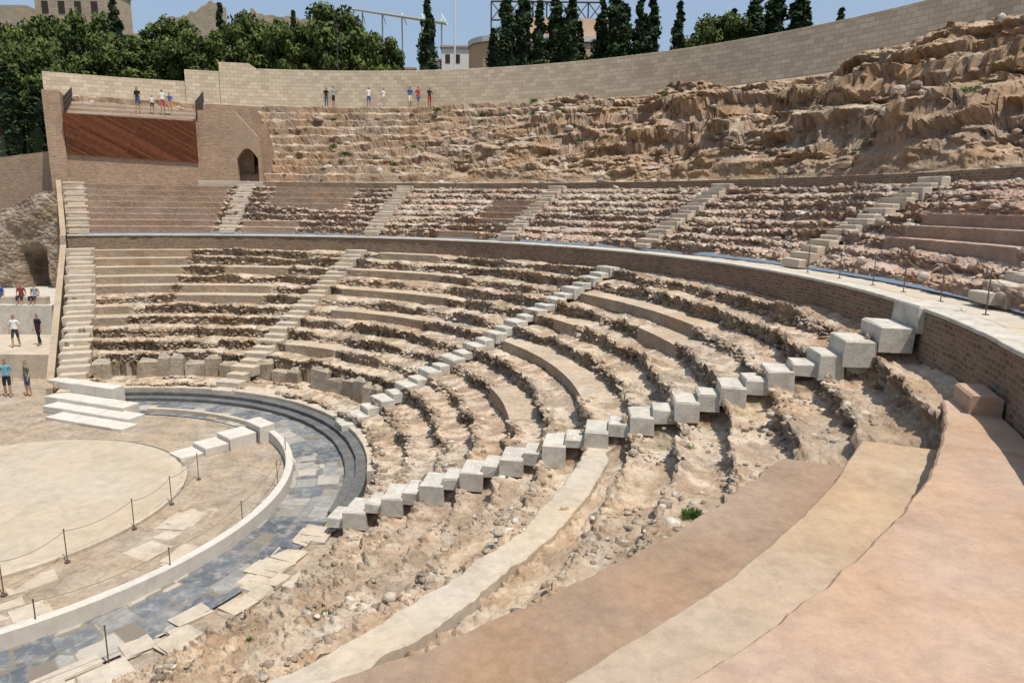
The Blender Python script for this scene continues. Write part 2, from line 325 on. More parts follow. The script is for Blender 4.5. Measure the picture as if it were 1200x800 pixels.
ring_solid("upper_walkway",33.16,33.9,-64,e2,9.3,10.36,M_walk,.8,.0,10)
ring_solid("perimeter_wall",43.5,44.1,-64,102.4,14.5,20.05,M_per,.8,topf=lambda d:np.where(d>98.5,20.45,20.05)+.0*d)
ring_solid("perimeter_wall",43.5,44.1,102.45,106.,14.5,19.7,M_per,.8)
ring_solid("perimeter_wall",43.5,44.1,106.05,119.5,14.5,18.75,M_per,.8)
dA=lambda d:-.085*np.maximum(0,-18-d); dB=lambda d:-.13*np.maximum(0,-18-d)
ring_solid("terracotta_seat_slab",24.6,25.3,-64,-17.6,4.2,5.64,M_terra,.12,.09,20,.035,d0=dA)
ring_solid("beige_seat_slab",23.46,24.57,-64,-21.6,3.8,5.22,M_beige,.12,.08,30,.03,d0=dA,d1=dA,topf=lambda d:5.24-.012*np.maximum(0,-22-d))
ring_solid("brown_seat_slab",22.6,23.43,-64,-22.8,3.4,4.9,M_brown,.12,.16,40,.04,d0=dB,d1=dA,topf=lambda d:4.92-.03*np.maximum(0,-23-d))
ring_solid("pale_seat_slab",17.98,18.6,-64,-8.9,2.4,3.04,M_slab_w,.12,.24,50,.03,d0=lambda d:.02*(d+8),d1=lambda d:.02*(d+8))
ring_solid("raised_seat_block",24.8,25.28,-19.5,-17.4,5.4,5.95,M_terra,.2,.08,60,.04)
def disc(name,r0,r1,a0,a1,z,mat,n=120,m=6):
    a=np.radians(np.linspace(a0,a1,n))[None,:];R=np.linspace(r0,r1,m)[:,None]+0*a
    return grid_mesh(name,R*np.cos(a),R*np.sin(a),z+0*R,mat,None,(a*10+0*R,R))
disc("ground_floor",.01,44.2,-180,180,-.03,M_dirt,180,20)
disc("orchestra_floor",.01,5.5,-180,180,.03,M_floor,100,6)
ring_solid("orchestra_kerb",5.48,5.64,-52,30,-.02,.1,M_slab_w,.4,.04,70)
disc("proedria_terrace",5.6,8.75,-70,114,.0,M_dirt,120,6)
ring_solid("orchestra_parapet",8.72,8.96,-52,42,-.02,.42,M_white,.8,.02,71,.02)
ring_solid("orchestra_parapet",9.0,9.2,42.5,88,-.02,.2,M_slab_w,.8,.04,72)
disc("marble_walkway",8.7,10.7,-64,112,.034,M_marb,160,6)
for r0,r1,z1,m in((10.62,10.98,.2,M_dark),(10.983,11.34,.36,M_dark),(11.343,12.3,.5,M_slab_w)):
    ring_solid("front_seat_step",r0,r1,-4 if r0<11.3 else 8,112,-.02,z1,m,.3,.07,int(r0*10),.02)
# ------------------------------------------------------------------ boxes
def jbox(V,F,c,sx,sy,sz,rot,jit=.0,bev=.03):
    b=min(bev,sx*.3,sy*.3,sz*.3); hx,hy=sx/2,sy/2; base=len(V); ca,sa=math.cos(rot),math.sin(rot)
    def ringv(ix,z):
        for x,y in [(-hx+ix,-hy+ix),(hx-ix,-hy+ix),(hx-ix,hy-ix),(-hx+ix,hy-ix)]:
            x+=random.uniform(-jit,jit);y+=random.uniform(-jit,jit);zz=z+random.uniform(-jit,jit)
            V.append((c[0]+x*ca-y*sa,c[1]+x*sa+y*ca,c[2]+zz))
    ringv(0,0);ringv(0,sz-b);ringv(b,sz)
    for l in range(2):
        for i in range(4):
            a=base+l*4+i;d=base+l*4+(i+1)%4;F.append((a,d,d+4,a+4))
    F.append((base+8,base+9,base+10,base+11)); F.append((base+3,base+2,base+1,base))
def stair(name,azf,r0,z0,pitch,rise,n,wid,mat,lift=.1,dep=.6,big=False):
    V=[];F=[]
    for k in range(n):
        for h in(0,1):
            if big and k==n-1: continue
            r=r0+pitch*(k-.5+h*.5); zt=z0+rise*(k+(.42 if h==0 else 1.))+lift*(1 if k>0 else .6)
            rr=r+pitch*.25; a=rad(azf(rr)); w=wid*((1.12 if h else .88)+random.uniform(-.06,.06)); dp=(dep if h else dep*.62)+random.uniform(-.08,.1)
            jbox(V,F,(rr*math.cos(a),rr*math.sin(a),zt-dp),pitch*(.56 if h else .5)+random.uniform(-.03,.02),w,dp,a+random.uniform(-.035,.035),.018,.03)
    if big:
        a=rad(azf(24)); r=r0+pitch*(n-1.5)
        for dr,zt,sx,w in ((.30,5.98,.70,1.2),(1.02,6.34,.72,1.3),(1.85,6.82,.95,1.45)):
            jbox(V,F,((r+dr)*math.cos(a),(r+dr)*math.sin(a),zt-.6),sx,w,.6,a+random.uniform(-.03,.03),.015,.035)
        # rubble bedding under the top blocks
        jbox(V,F,((r+1.2)*math.cos(a),(r+1.2)*math.sin(a),4.9),2.2,.8,.75,a,.08,.1)
    return poly_mesh(name,V,F,mat)
stair("stone_stairway",lambda r:STA[0],IR0,IZ0,IP,IH,13,.9,M_conc,.14,.5,True)
stair("stone_stairway",lambda r:STA[1],IR0,IZ0,IP,IH,13,.95,M_conc,.18,.5)
stair("stone_stairway",lambda r:STA[2],IR0,IZ0,IP,IH,13,1.1,M_slab_w,.14,.5)
stair("stone_stairway",lambda r:aE(r)-math.degrees(.75/r),IR0,IZ0,IP,IH,13,1.25,M_slab_w,.12,.5)
for a in (-7.85,13,33.9,54.8,75.65,96.5):
    stair("upper_stone_stairway",lambda r,a=a:a,MR0+.05,MZ0,MP,MH,8,1.05,M_slab_w,.17,.45)
stair("upper_stone_stairway",lambda r:aE(r)-math.degrees(.75/r),MR0+.05,MZ0,MP,MH,8,1.2,M_slab_w,.12,.45)
V=[];F=[]
for a0,a1 in((40,72),(79,111)):
    a=a0
    while a<a1:
        w=random.uniform(.45,1.1); da=math.degrees(w/13.6); am=rad(a+da/2)
        if random.random()>.12: jbox(V,F,(13.62*math.cos(am),13.62*math.sin(am),.35),.5,w*.95,random.uniform(.75,1.25),am+random.uniform(-.08,.08),.07,.16)
        a+=da
poly_mesh("podium_stone_blocks",V,F,stone("podium_blocks",(.37,.31,.235),.6,.9,.05,1.,.3,True,.6))
V=[];F=[]; rot=math.atan2(-1.7,4.6)
for i,(cx_,cy_,sx,sy,z1) in enumerate(((-1.2,7.5,4.2,.75,.14),(-1.7,8.5,4.9,.8,.27),(-2.3,9.4,4.6,.8,.45),(-3.2,10.5,4.0,.6,.9))):
    x=-sx/2
    while x<sx/2-.2:
        l=min(random.uniform(1.1,1.9),sx/2-x); m=x+l/2; jbox(V,F,(cx_+m*math.cos(rot),cy_+m*math.sin(rot),.0),l-.012,sy,z1,rot,.012,.025); x+=l
poly_mesh("white_stone_benches",V,F,M_white)
V=[];F=[]; a=rad(43)
for r,z1,w,sx in((5.9,.14,.9,.8),(6.75,.3,1.0,.85),(7.7,.48,1.0,1.0),(8.6,.7,1.1,.6)):
    jbox(V,F,(r*math.cos(a),r*math.sin(a),.0),sx,w,z1,a+.1,.015,.025)
poly_mesh("white_stone_steps",V,F,M_white)
V=[];F=[]
for i in range(44):
    a=rad(random.uniform(-58,-2));r=random.uniform(10.5,11.9) if i>10 else random.uniform(5.9,8.4)
    jbox(V,F,(r*math.cos(a),r*math.sin(a),-.02),random.uniform(.4,.9),random.uniform(.4,1.2),random.uniform(.05,.11)if i>10 else .03,a+random.uniform(-.08,.08),.04,.02)
poly_mesh("loose_paving_slabs",V,F,M_slab_w)
# ------------------------------------------------------------------ rubble stones
bm=bmesh.new(); bmesh.ops.create_icosphere(bm,subdivisions=1,radius=1); IV=np.array([v.co[:] for v in bm.verts]); IF=np.array([[v.index for v in f.verts] for f in bm.faces]); bm.free()
def scatter(name,G,n,sel,smin,smax,cols,mat,sink=.3,pw=3.5):
    X,Y,Z=G[0],G[1],G[2]; idx=np.argwhere(sel); idx=idx[rng.integers(0,len(idx),n)]
    P=np.stack([X[idx[:,0],idx[:,1]],Y[idx[:,0],idx[:,1]],Z[idx[:,0],idx[:,1]]],-1)
    sz=smin+(smax-smin)*rng.random(n)**pw
    S=sz[:,None]*(.55+.8*rng.random((n,3))); S[:,2]*=.65
    v=IV[None]*(1+.7*(rng.random((n,len(IV),1))-.5)); v=np.sign(v)*np.abs(v)**.6*S[:,None,:]
    th=rng.random(n)*6.28;c,s_=np.cos(th)[:,None],np.sin(th)[:,None]
    x=v[...,0]*c-v[...,1]*s_; y=v[...,0]*s_+v[...,1]*c; v=np.stack([x,y,v[...,2]],-1)+P[:,None,:]+np.array([0,0,1.])*(sz*(.4-sink))[:,None,None]
    f=(IF[None]+(np.arange(n)*len(IV))[:,None,None]).reshape(-1,3)
    cc=np.array(cols)[rng.integers(0,len(cols),n)]*(.75+.5*rng.random((n,1)))
    me=bpy.data.meshes.new(name);me.vertices.add(n*len(IV));me.vertices.foreach_set("co",v.astype(np.float32).ravel())
    me.loops.add(len(f)*3);me.loops.foreach_set("vertex_index",f.ravel().astype(np.int32));me.polygons.add(len(f));me.polygons.foreach_set("loop_start",np.arange(0,len(f)*3,3,dtype=np.int32));me.polygons.foreach_set("loop_total",np.full(len(f),3,dtype=np.int32))
    at=me.color_attributes.new("Col","FLOAT_COLOR","POINT");ca=np.ones((n*len(IV),4),np.float32);ca[:,:3]=np.repeat(cc,len(IV),0);at.data.foreach_set("color",ca.ravel())
    me.update(calc_edges=True);me.materials.append(mat);return link(bpy.data.objects.new(name,me))
SC=[(.41,.345,.265),(.32,.25,.185),(.50,.455,.39),(.35,.265,.195),(.26,.21,.165)]
X,Y,Z,E,K,AZ,P,T=GI; Rr=np.hypot(X,Y)
slab=((Rr>20.2)&(AZ<-22)&(Rr>22.5+.13*(AZ+18)))|((Rr>23.3)&(AZ<-17))|((Rr>17.4)&(Rr<18.8)&(AZ<-8))
pn=fbm(AZ*.3,Rr*.7,3,55)
scatter("rubble_stones",GI,6500,(AZ<-8.5)&~slab&(Rr>12)&(pn>.03),.008,.075,SC,M_ruin)
scatter("rubble_stones",GI,400,(AZ<-8.5)&~slab&(Rr>12)&(pn>.08),.05,.15,SC,M_ruin,.5,2)
scatter("rubble_stones",GI,3200,(AZ>-8.5)&(E>.5)&((P==0)|(T<.3))&(AZ<40),.02,.10,SC,M_ruin)
scatter("rubble_stones",GI,2400,(AZ>36)&(E>.5)&((P==0)|(T<.4)),.03,.12,SC,M_ruin)
scatter("rubble_stones",GM,3200,(GM[3]>.4),.03,.2,[(.45,.365,.29),(.36,.28,.215),(.50,.44,.37)],M_ruin)
scatter("rubble_stones",GS,900,(GS[5]>-20)&(np.hypot(GS[0],GS[1])<42),.05,.36,SC,M_rock)
# ------------------------------------------------------------------ tower block on the left
def prism(name,pts,z0,z1,mat,tops=None):
    n=len(pts)
    me=bpy.data.meshes.new(name);bm=bmesh.new();uvl=bm.loops.layers.uv.new("UVMap")
    bot=[bm.verts.new((x,y,z0)) for x,y in pts];top=[bm.verts.new((x,y,(tops[i] if tops else z1))) for i,(x,y) in enumerate(pts)]
    d=0
    for i in range(n):
        j=(i+1)%n;l=math.hypot(pts[j][0]-pts[i][0],pts[j][1]-pts[i][1]);f=bm.faces.new((bot[i],bot[j],top[j],top[i]))
        for lp,(u,v) in zip(f.loops,((d,z0),(d+l,z0),(d+l,top[j].co.z),(d,top[i].co.z))): lp[uvl].uv=(u,v)
        d+=l
    f=bm.faces.new(top)
    for lp in f.loops: lp[uvl].uv=(lp.vert.co.x,lp.vert.co.y)
    bmesh.ops.recalc_face_normals(bm,faces=bm.faces);bm.to_mesh(me);bm.free();me.materials.append(mat);return link(bpy.data.objects.new(name,me))
def empty(name,loc=(0,0,0)):
    e=bpy.data.objects.new(name,None);e.location=loc;return link(e)
tw=empty("stone_tower_block")
parts=[]
parts.append(prism("base_wall",[(-15.8,29.3),(-7.0,32.45),(-11,43.0),(-21,38.6)],9.2,14.45,M_tow))
def lerp(p,q,t): return (p[0]+(q[0]-p[0])*t,p[1]+(q[1]-p[1])*t)
pL,pR=(-6.99,32.45),(-2.9,33.3)
def wallseg(nm,t0,t1,z0,z1,th=1.2):
    a=lerp(pL,pR,t0);b=lerp(pL,pR,t1);nx,ny=-.2,1.
    return prism(nm,[a,b,(b[0]+nx*th,b[1]+ny*th),(a[0]+nx*th,a[1]+ny*th)],z0,z1,M_tow)
parts.append(wallseg("pier",0,.60,9.3,15.3)); parts.append(wallseg("pier",.95,1.,9.3,13.6))
V=[];F=[];N=10;a0=.6;a1=.95
for i in range(N+1):
    t=a0+(a1-a0)*i/N; zz=12.0+.72*math.sin(math.pi*i/N); p=lerp(pL,pR,t); ztop=15.3-(1.7*i/N)
    for zc_,dy in((zz,0),(ztop,0),(zz,1.2),(ztop,1.2)): V.append((p[0]-.2*dy,p[1]+dy,zc_))
for i in range(N):
    b=i*4;c=b+4;F+= [(b,c,c+1,b+1),(b,b+2,c+2,c),(b+1,c+1,c+3,b+3),(b+2,b+3,c+3,c+2)]
o=poly_mesh("arch_head",V,F,stone("arch_stone",(.33,.24,.17),.5,.6,.03));parts.append(o)
pa=lerp(pL,pR,.61);pb=lerp(pL,pR,.94)
parts.append(prism("passage_back",[(pa[0]-.7,pa[1]+3.2),(pb[0]-.7,pb[1]+3.2),(pb[0]-.7,pb[1]+3.4),(pa[0]-.7,pa[1]+3.4)],9.3,13.5,M_void))
parts.append(prism("passage_roof",[(pa[0]-.25,pa[1]+1.25),(pb[0]+.4,pb[1]+1.25),(pb[0]-.2,pb[1]+3.5),(pa[0]-.9,pa[1]+3.5)],12.75,14.6,M_tow))
parts.append(prism("passage_side",[(pb[0]+.02,pb[1]+1.2),(pb[0]+.5,pb[1]+1.2),(pb[0]+.1,pb[1]+3.5),(pb[0]-.4,pb[1]+3.5)],9.3,12.8,M_tow))
parts.append(prism("rear_mass",[(-6.98,33.7),(-3.9,34.6),(-5.6,42.6),(-10.9,42.6)],10,15.9,M_tow))
parts.append(prism("left_pier",[(-15.9,29.15),(-14.9,29.5),(-19.9,38.9),(-21.2,38.6)],9.2,16.1,M_tow,))
for i in range(7):
    t0=.06+.13*i
    a=lerp((-14.9,29.75),(-19.9,38.6),t0);b=lerp((-7.0,32.6),(-11,43.0),t0);c=(-11,43.0);d=(-19.9,38.6)
    parts.append(prism("terrace_step",[(a[0]+.1,a[1]),b,c,d],14.4,14.75+.3*i,M_slab_w if i%2 else M_tow))
n_=np.array([.337,-.941]);c0=np.array([-14.85,29.64]);c1=np.array([-7.15,32.4]);o1=n_*.35;o2=n_*.55
P8=[(*(c0+o1*.4),11.95),(*(c1+o1*.4),11.65),(*(c1+o2),14.45),(*(c0+o2),14.6),(*(c0+n_*.03),11.95),(*(c1+n_*.03),11.65),(*(c1+n_*.03),14.45),(*(c0+n_*.03),14.6)]
me=bpy.data.meshes.new("wood_panel");me.from_pydata(P8,[],[(0,1,2,3),(1,5,6,2),(3,2,6,7),(0,3,7,4),(0,4,5,1)]);l=me.uv_layers.new(name="UVMap")
for i,u in enumerate([(0,0),(8.2,0),(8.2,2.8),(0,2.8)]): l.data[i].uv=u
me.materials.append(M_wood);o=link(bpy.data.objects.new("wood_panel",me));parts.append(o)
def tube(V,F,p,q,r,n=6):
    p=Vector(p);q=Vector(q);d=(q-p).normalized();u=d.orthogonal().normalized();w=d.cross(u);b=len(V)
    for c in(p,q):
        for i in range(n):
            a=2*math.pi*i/n;V.append(tuple(c+u*(r*math.cos(a))+w*(r*math.sin(a))))
    for i in range(n): F.append((b+i,b+(i+1)%n,b+n+(i+1)%n,b+n+i))
    F.append(tuple(b+n+i for i in range(n)));F.append(tuple(b+n-1-i for i in range(n)))
V=[];F=[]
def rail(p,q,h=1.0,n=8):
    p=Vector(p);q=Vector(q)
    for i in range(n+1):
        c=p.lerp(q,i/n);tube(V,F,c,c+Vector((0,0,h)),.03)
    for k in(.35,.7,1.): tube(V,F,p+Vector((0,0,h*k)),q+Vector((0,0,h*k)),.025)
rail((-7.1,32.5,14.6),(-10.4,41.5,16.6),1.3,16); rail((-14.9,29.8,14.6),(-19,37.5,16.4),1.1,12)
parts.append(poly_mesh("railing",V,F,M_metal))
for p in parts: p.parent=tw
xs=np.linspace(0,1,170);zs=np.linspace(0,1,90)
T1,T2=np.meshgrid(zs,xs,indexing='ij'); px=-14.7-12.3*T2; py=27.7-.6*T2; top_=9.4-4.2*sst(.02,.75,T2)+.5*fbm(T2*14,T2*0,4,5)
zz=2.+(top_-2.)*T1; f1,f2,cid=worley(T2*12.3*2.6,zz*3.2,9)
dd=.6*fbm(T2*9,zz*.8,5,15)+np.clip((f2-f1)*1.6,0,.5)*.12
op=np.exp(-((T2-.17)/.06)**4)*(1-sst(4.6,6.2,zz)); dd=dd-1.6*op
col=mix3(mix3((.30,.23,.165),(.24,.18,.13),cid),(.41,.35,.275),(fbm(T2*20,zz*2,4,3)+.5>.58)*.6); col=mix3(col,(.09,.07,.055),op*.6)  # recessed opening tinted dark, its shade put into the vertex colour
grid_mesh("rough_rubble_wall",px,py-dd,zz,M_rock,col)
prism("rubble_retaining_wall",[(-15.4,30.4),(-27,30.2),(-36,31),(-60,60),(-21.2,38.4),(-15.9,31.1)],2,9,M_rub,[9.2,6.6,6.6,6.6,9.2,9.2])
prism("brick_retaining_wall",[(-16.3,31.0),(-26,32.0),(-60,45),(-110,150),(-60,150),(-21,39)],6,11.6,M_tow,[12.3,11.2,11.2,11.2,11.6,12.3])
prism("stage_side_terrace",[(-7.4,14.6),(-30,14.6),(-45,28),(-14.6,28.2)],-.4,1.2,M_slab_w)
prism("stage_side_wall",[(-10.6,19.8),(-36,19.8),(-45,32),(-15.,31)],.5,2.9,M_conc)
V=[];F=[];jbox(V,F,(-13.4,20.45,2.9),4.4,.4,.45,0,.01,.03);poly_mesh("stone_bench",V,F,M_slab_w)
def end_wall(nm,af,side):
    prof=[(11.6,-.2),(11.6,.6),(25.4,6.2),(25.4,6.75),(27,6.75),(33,10.2),(33,-.2)];V=[];F=[]
    for off in(0,.3*side):
        for r,z in prof: a=rad(af(r));V.append((r*math.cos(a)-off*math.sin(a),r*math.sin(a)+off*math.cos(a),z))
    m=len(prof);F.append(tuple(range(m)));F.append(tuple(range(2*m-1,m-1,-1)))
    for i in range(m): F.append((i,(i+1)%m,(i+1)%m+m,i+m))
    poly_mesh(nm,V,F,stone("end_wall_stone",(.36,.28,.2),.5,.8,.04))
end_wall("seating_end_wall",lambda r:aE(r)-.05,1);end_wall("seating_end_wall",lambda r:-64.2,-1)
# ------------------------------------------------------------------ terrain
def HT(x,y):
    r=np.hypot(x,y);a=np.degrees(np.arctan2(y,x))
    b=np.interp(a,[-180,-80,-64,112,120,150,165,180],[0,0,16.5,17.2,11.4,11.2,0,0])
    hill=29*np.exp(-((x+72)/46)**2-((y-125)/50)**2)+6*np.exp(-((x-60)/60)**2-((y-110)/50)**2)
    far=np.clip((r-250)/600,0,1)
    return b*(1-far)+hill*sst(44,90,r)+fbm(x*.05,y*.05,4,7)*3*sst(46,80,r)
a=np.radians(np.linspace(-180,180,361))[None,:];rr=(44.0*np.exp(np.linspace(0,math.log(2500/44.),130)))[:,None]
X=rr*np.cos(a);Y=rr*np.sin(a);Zt=HT(X,Y); n=fbm(X*.06,Y*.06,5,3)+.5
grid_mesh("terrain",X,Y,Zt-.02,M_rock,mix3((.27,.225,.15),(.10,.11,.05),sst(.35,.5,n)),None,True)
# ------------------------------------------------------------------ trees
def leafmesh(name,clumps,nl,size,c_dark,c_light,trunk,core=None):
    cl=np.array(clumps)
    n=len(cl)*nl; ci=np.repeat(np.arange(len(cl)),nl)
    d=rng.normal(size=(n,3));d/=np.linalg.norm(d,axis=1)[:,None]; rr=rng.random(n)**.45
    p=cl[ci,:3]+d*(cl[ci,3]*rr)[:,None]*np.array([1,1,.8])
    t=rng.normal(size=(n,3));t/=np.linalg.norm(t,axis=1)[:,None];u=np.cross(t,d+.3*rng.normal(size=(n,3)));u/=np.linalg.norm(u,axis=1)[:,None]
    s=size*(.6+.8*rng.random(n))[:,None]
    v=np.stack([p-t*s*.5-u*s*.3,p+t*s*.6,p-t*s*.2+u*s*.55],1).reshape(-1,3)
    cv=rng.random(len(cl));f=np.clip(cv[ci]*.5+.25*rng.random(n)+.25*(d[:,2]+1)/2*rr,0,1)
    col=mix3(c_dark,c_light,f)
    col=np.repeat(col,3,0); F=[(3*i,3*i+1,3*i+2) for i in range(n)]; fm=[0]*n; V=list(map(tuple,v)); col=list(map(tuple,col))
    if core:
        for (cx_,cy_,cz_,rx,rz) in core:
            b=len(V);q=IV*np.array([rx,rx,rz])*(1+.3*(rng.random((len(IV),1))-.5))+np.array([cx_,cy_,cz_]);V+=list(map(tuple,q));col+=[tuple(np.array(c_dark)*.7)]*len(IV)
            F+=[tuple(x+b for x in f_) for f_ in IF];fm+=[0]*len(IF)
    for p_,q_,r1 in trunk:
        b=len(V);tube(V,F,p_,q_,r1);k=len(V)-b
        q=Vector(q_)
        for i in range(b+6,b+12): V[i]=tuple(q+(Vector(V[i])-q)*.6)
        col+=[(.1,.07,.05)]*k;fm+=[1]*8
    return poly_mesh(name,V,F,[M_leaf,M_bark],fm,col,False,False).data
def cyp(h,w):
    cl=[]
    for i in range(34):
        t=(i+.5)/34;rad_=w*(math.sin(min(t*1.9+.25,1.57))*(1-t**2.6))**.9+.05
        for k in range(2):
            a=random.uniform(0,6.28);q=rad_*.42;cl.append((q*math.cos(a),q*math.sin(a),.5+t*(h-.6),max(rad_*.66,.16)))
    core=[(0,0,h*.3,w*.7,h*.3),(0,0,h*.58,w*.55,h*.28)]
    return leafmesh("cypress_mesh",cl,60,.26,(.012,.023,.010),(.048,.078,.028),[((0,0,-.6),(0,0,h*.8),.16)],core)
def pine(h,w):
    cl=[];core=[];tr=[((0,0,-.8),(.3,0,h*.55),.28)]
    for i in range(44):
        a=random.uniform(0,6.28);q=w*math.sqrt(random.random())*.85;z=h*.42+(h*.52)*math.sqrt(max(0,1-(q/w)**2))*random.uniform(.05,1)
        r_=random.uniform(.18,.32)*w;cl.append((q*math.cos(a),q*math.sin(a),z,r_))
        if i%5==0: tr.append(((.2,0,h*.4),(q*math.cos(a)*.8,q*math.sin(a)*.8,z),.1))
        if i%2: core.append((q*math.cos(a)*.9,q*math.sin(a)*.9,z,r_*.6,r_*.45))
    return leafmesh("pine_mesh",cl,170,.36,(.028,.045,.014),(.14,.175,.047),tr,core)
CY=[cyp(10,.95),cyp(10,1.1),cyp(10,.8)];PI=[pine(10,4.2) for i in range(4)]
def tree(nm,me,x,y,top,w=1.,zb=None):
    zb=float(HT(np.array([x]),np.array([y]))[0]) if zb is None else zb
    if y>72 and x<-14: top=min(top,8.9+.228*(y+19)); zb=min(zb,top-6)
    h=max(top-zb,3.5);o=link(bpy.data.objects.new(nm,me));o.location=(x,y,zb-.1);o.scale=(w,w,h/10);o.rotation_euler=(0,0,random.uniform(0,6))
for i,(x,y,t,w) in enumerate([(15.0,53,30.5,1.45),(16.6,53.5,31,1.4),(18.2,53,28.6,1.4),(19.8,54,30.3,1.4),(21.2,53,30,1.4),(22.4,56,27.5,1.2),(24.6,55,29.6,1.4),(25.9,53,30.8,1.7),(27.1,55,28.6,1.3),(28.3,54,29.6,1.5),(29.6,55,29.8,1.4),(31.9,53,28.7,1.4),(13.6,55,26.5,1.1),(6.8,56,29.4,1.3),(-29.4,56,27.3,1.1),
  (37.1,46,28.5,1.5),(39,47,29,1.7),(40.9,46.5,28.5,1.7),(42.2,48,27.5,1.4),(44.6,46,26.4,1.1),(47,43,25.4,1.1),(49,41,24.4,1.1),(36,49,27.,1.3),(-26.2,41,19.4,1.3),(-24.7,41.5,18.8,1.3),(-23.2,42,19.5,1.25),(-28,43,20.5,1.3),(-9,63,30,1.),(-34,72,34,1.4),(-20,70,32.5,1.3)]):
    tree("cypress_tree",CY[i%3],x,y,t,w)
for i,(x,y,t,w) in enumerate([(-28,57,25.8,.85),(-22.6,56,25.5,.85),(-18,57,27,.85),(-13,58,28.8,1.0),(-8,57,27.6,.8),(-3,58,29.4,1.05),(1.0,59,27.6,.8),(-16,64,30,1.),(-24,66,30,.9),
  (34.4,47,26.4,.8),(-42,88,38,1.3),(-25,92,36,1.2),(-16,88,34,1.1),(-30,50,24,.9),(-34,55,27,.9),(-27,48,22,.8),(-48,74,33,1.1),(-40,70,31,1.),(27,60,26,.8),(22,58,25,.8),(4,58,20.6,.5),(7.5,57,20.8,.45),(-1,60,24,.6),
  (-62,84,38,1.2),(-55,80,36,1.1),(-45,80,36,1.2),(-36,80,35,1.1),(-29,78,34,1.1),(-22,80,34,1.1),(-12,80,32,1.),(-20,94,38,1.2),(-38,60,28,.9),(-32,64,30,1.),(-44,64,30,1.),(-5,70,29,.8),(-60,74,34,1.1),(-52,68,32,1.),(-68,92,38,1.2),(-10,92,34,1.)]):
    tree("pine_tree",PI[i%4],x,y,t,w)
# ------------------------------------------------------------------ buildings beyond the wall
M_ochre=stone("ochre_render",(.56,.38,.245),.15,.2,.01,.4,.08,False); M_whiteb=stone("white_render",(.62,.6,.56),.15,.2,.01,.4,.08,False); M_castle=masonry("castle_masonry",(.42,.345,.26),(.33,.265,.195),(.33,.27,.2),.6,.3,.03,.5)
b=empty("ochre_rounded_building");pts=[]
for i in range(13):
    t=math.pi/2+math.pi*i/12;pts.append((14+3.6*math.cos(t),66+4.2*math.sin(t)))
pts+= [(26.5,61.8),(26.5,70.2)]
q=prism("walls",pts,15,26.6,M_ochre);q.parent=b
q=prism("parapet",[(14+(x-14)*1.03,66+(y-66)*1.05) for x,y in pts],26.602,27.2,M_whiteb);q.parent=b
q=prism("upper_block",[(15.5,64),(27,64),(27,69.5),(15.5,69.5)],27.2,29.6,M_ochre);q.parent=b
for i in range(4):
    q=prism("window",[(15.5+i*2.6,61.72),(16.7+i*2.6,61.72),(16.7+i*2.6,61.85),(15.5+i*2.6,61.85)],22.6,24.2,M_void);q.parent=b
V=[];F=[]
for i in range(9):
    x=13+i*1.6;tube(V,F,(x,66,27.2),(x,66,31.8),.09)
    if i<8: tube(V,F,(x,66,29.8),(x+1.6,66,31.8),.06);tube(V,F,(x,66,31.8),(x+1.6,66,29.8),.06)
for z in(29.8,31.8): tube(V,F,(13,66,z),(25.8,66,z),.1)
q=poly_mesh("steel_truss",V,F,M_metal);q.parent=b
b=empty("white_house")
for x0,x1,y,z in((3,5.8,78,27.5),(6.2,9.8,76,28.8),(-2,2,80,26.8)):
    q=prism("walls",[(x0,y),(x1,y),(x1,y+5),(x0,y+5)],16,z,M_whiteb);q.parent=b
    q=prism("roof",[(x0-.2,y-.2),(x1+.2,y-.2),(x1+.2,y+5.2),(x0-.2,y+5.2)],z+.002,z+.25,M_terra);q.parent=b
    for k in range(2):
        q=prism("window",[(x0+.5+k*1.3,y-.04),(x0+1.1+k*1.3,y-.04),(x0+1.1+k*1.3,y+.05),(x0+.5+k*1.3,y+.05)],z-1.9,z-.8,M_void);q.parent=b
b=empty("hill_building")
q=prism("walls",[(-60,97),(-49,97),(-49,105),(-60,105)],25,41.6,M_castle);q.parent=b
q=prism("wing",[(-67,95),(-60.01,95),(-60.01,103),(-67,103)],25,38.2,M_castle);q.parent=b
for i in range(4):
    q=prism("window",[(-58.9+i*2.6,96.93),(-57.9+i*2.6,96.93),(-57.9+i*2.6,97.1),(-58.9+i*2.6,97.1)],37.6,39.4,M_void);q.parent=b
q=prism("cornice",[(-60.2,96.75),(-48.8,96.75),(-48.8,105.1),(-60.2,105.1)],41.602,42.1,M_slab_w);q.parent=b
for (x0,x1,y,z0,zz) in((-40,-31,97,25,[36.5,39.8]),(-30,-14,108,25,[41.2,39])):
    n=26;pts=[];tp=[]
    for i in range(n+1):
        pts.append((x0+(x1-x0)*i/n,y));tp.append(zz[0]+(zz[1]-zz[0])*i/n+1.6*float(fbm(np.array([i*.45+x0]),np.array([0.]),3,4)[0]))
    for i in range(n,-1,-1): pts.append((x0+(x1-x0)*i/n,y+3));tp.append(tp[i])
    prism("castle_ruin_wall",pts,z0,0,M_castle,tp)
V=[];F=[]
for i in range(5):
    x=-9+i*3.2;tube(V,F,(x,100,20),(x,100,39),.12);tube(V,F,(x,100,39),(x+1.5,95,36),.06)
jb=len(V);V+=[(-11,94,38.2),(5,94,36.2),(5,101,37.4),(-11,101,39.6),(-11,94,38.4),(5,94,36.4),(5,101,37.6),(-11,101,39.8)];F+=[tuple(jb+k for k in f) for f in((0,1,2,3),(4,5,6,7),(0,1,5,4),(1,2,6,5),(2,3,7,6),(3,0,4,7))]
poly_mesh("stadium_canopy",V,F,M_wmetal)
V=[];F=[];x,y,zb,zt=-.3,47,17,23.9
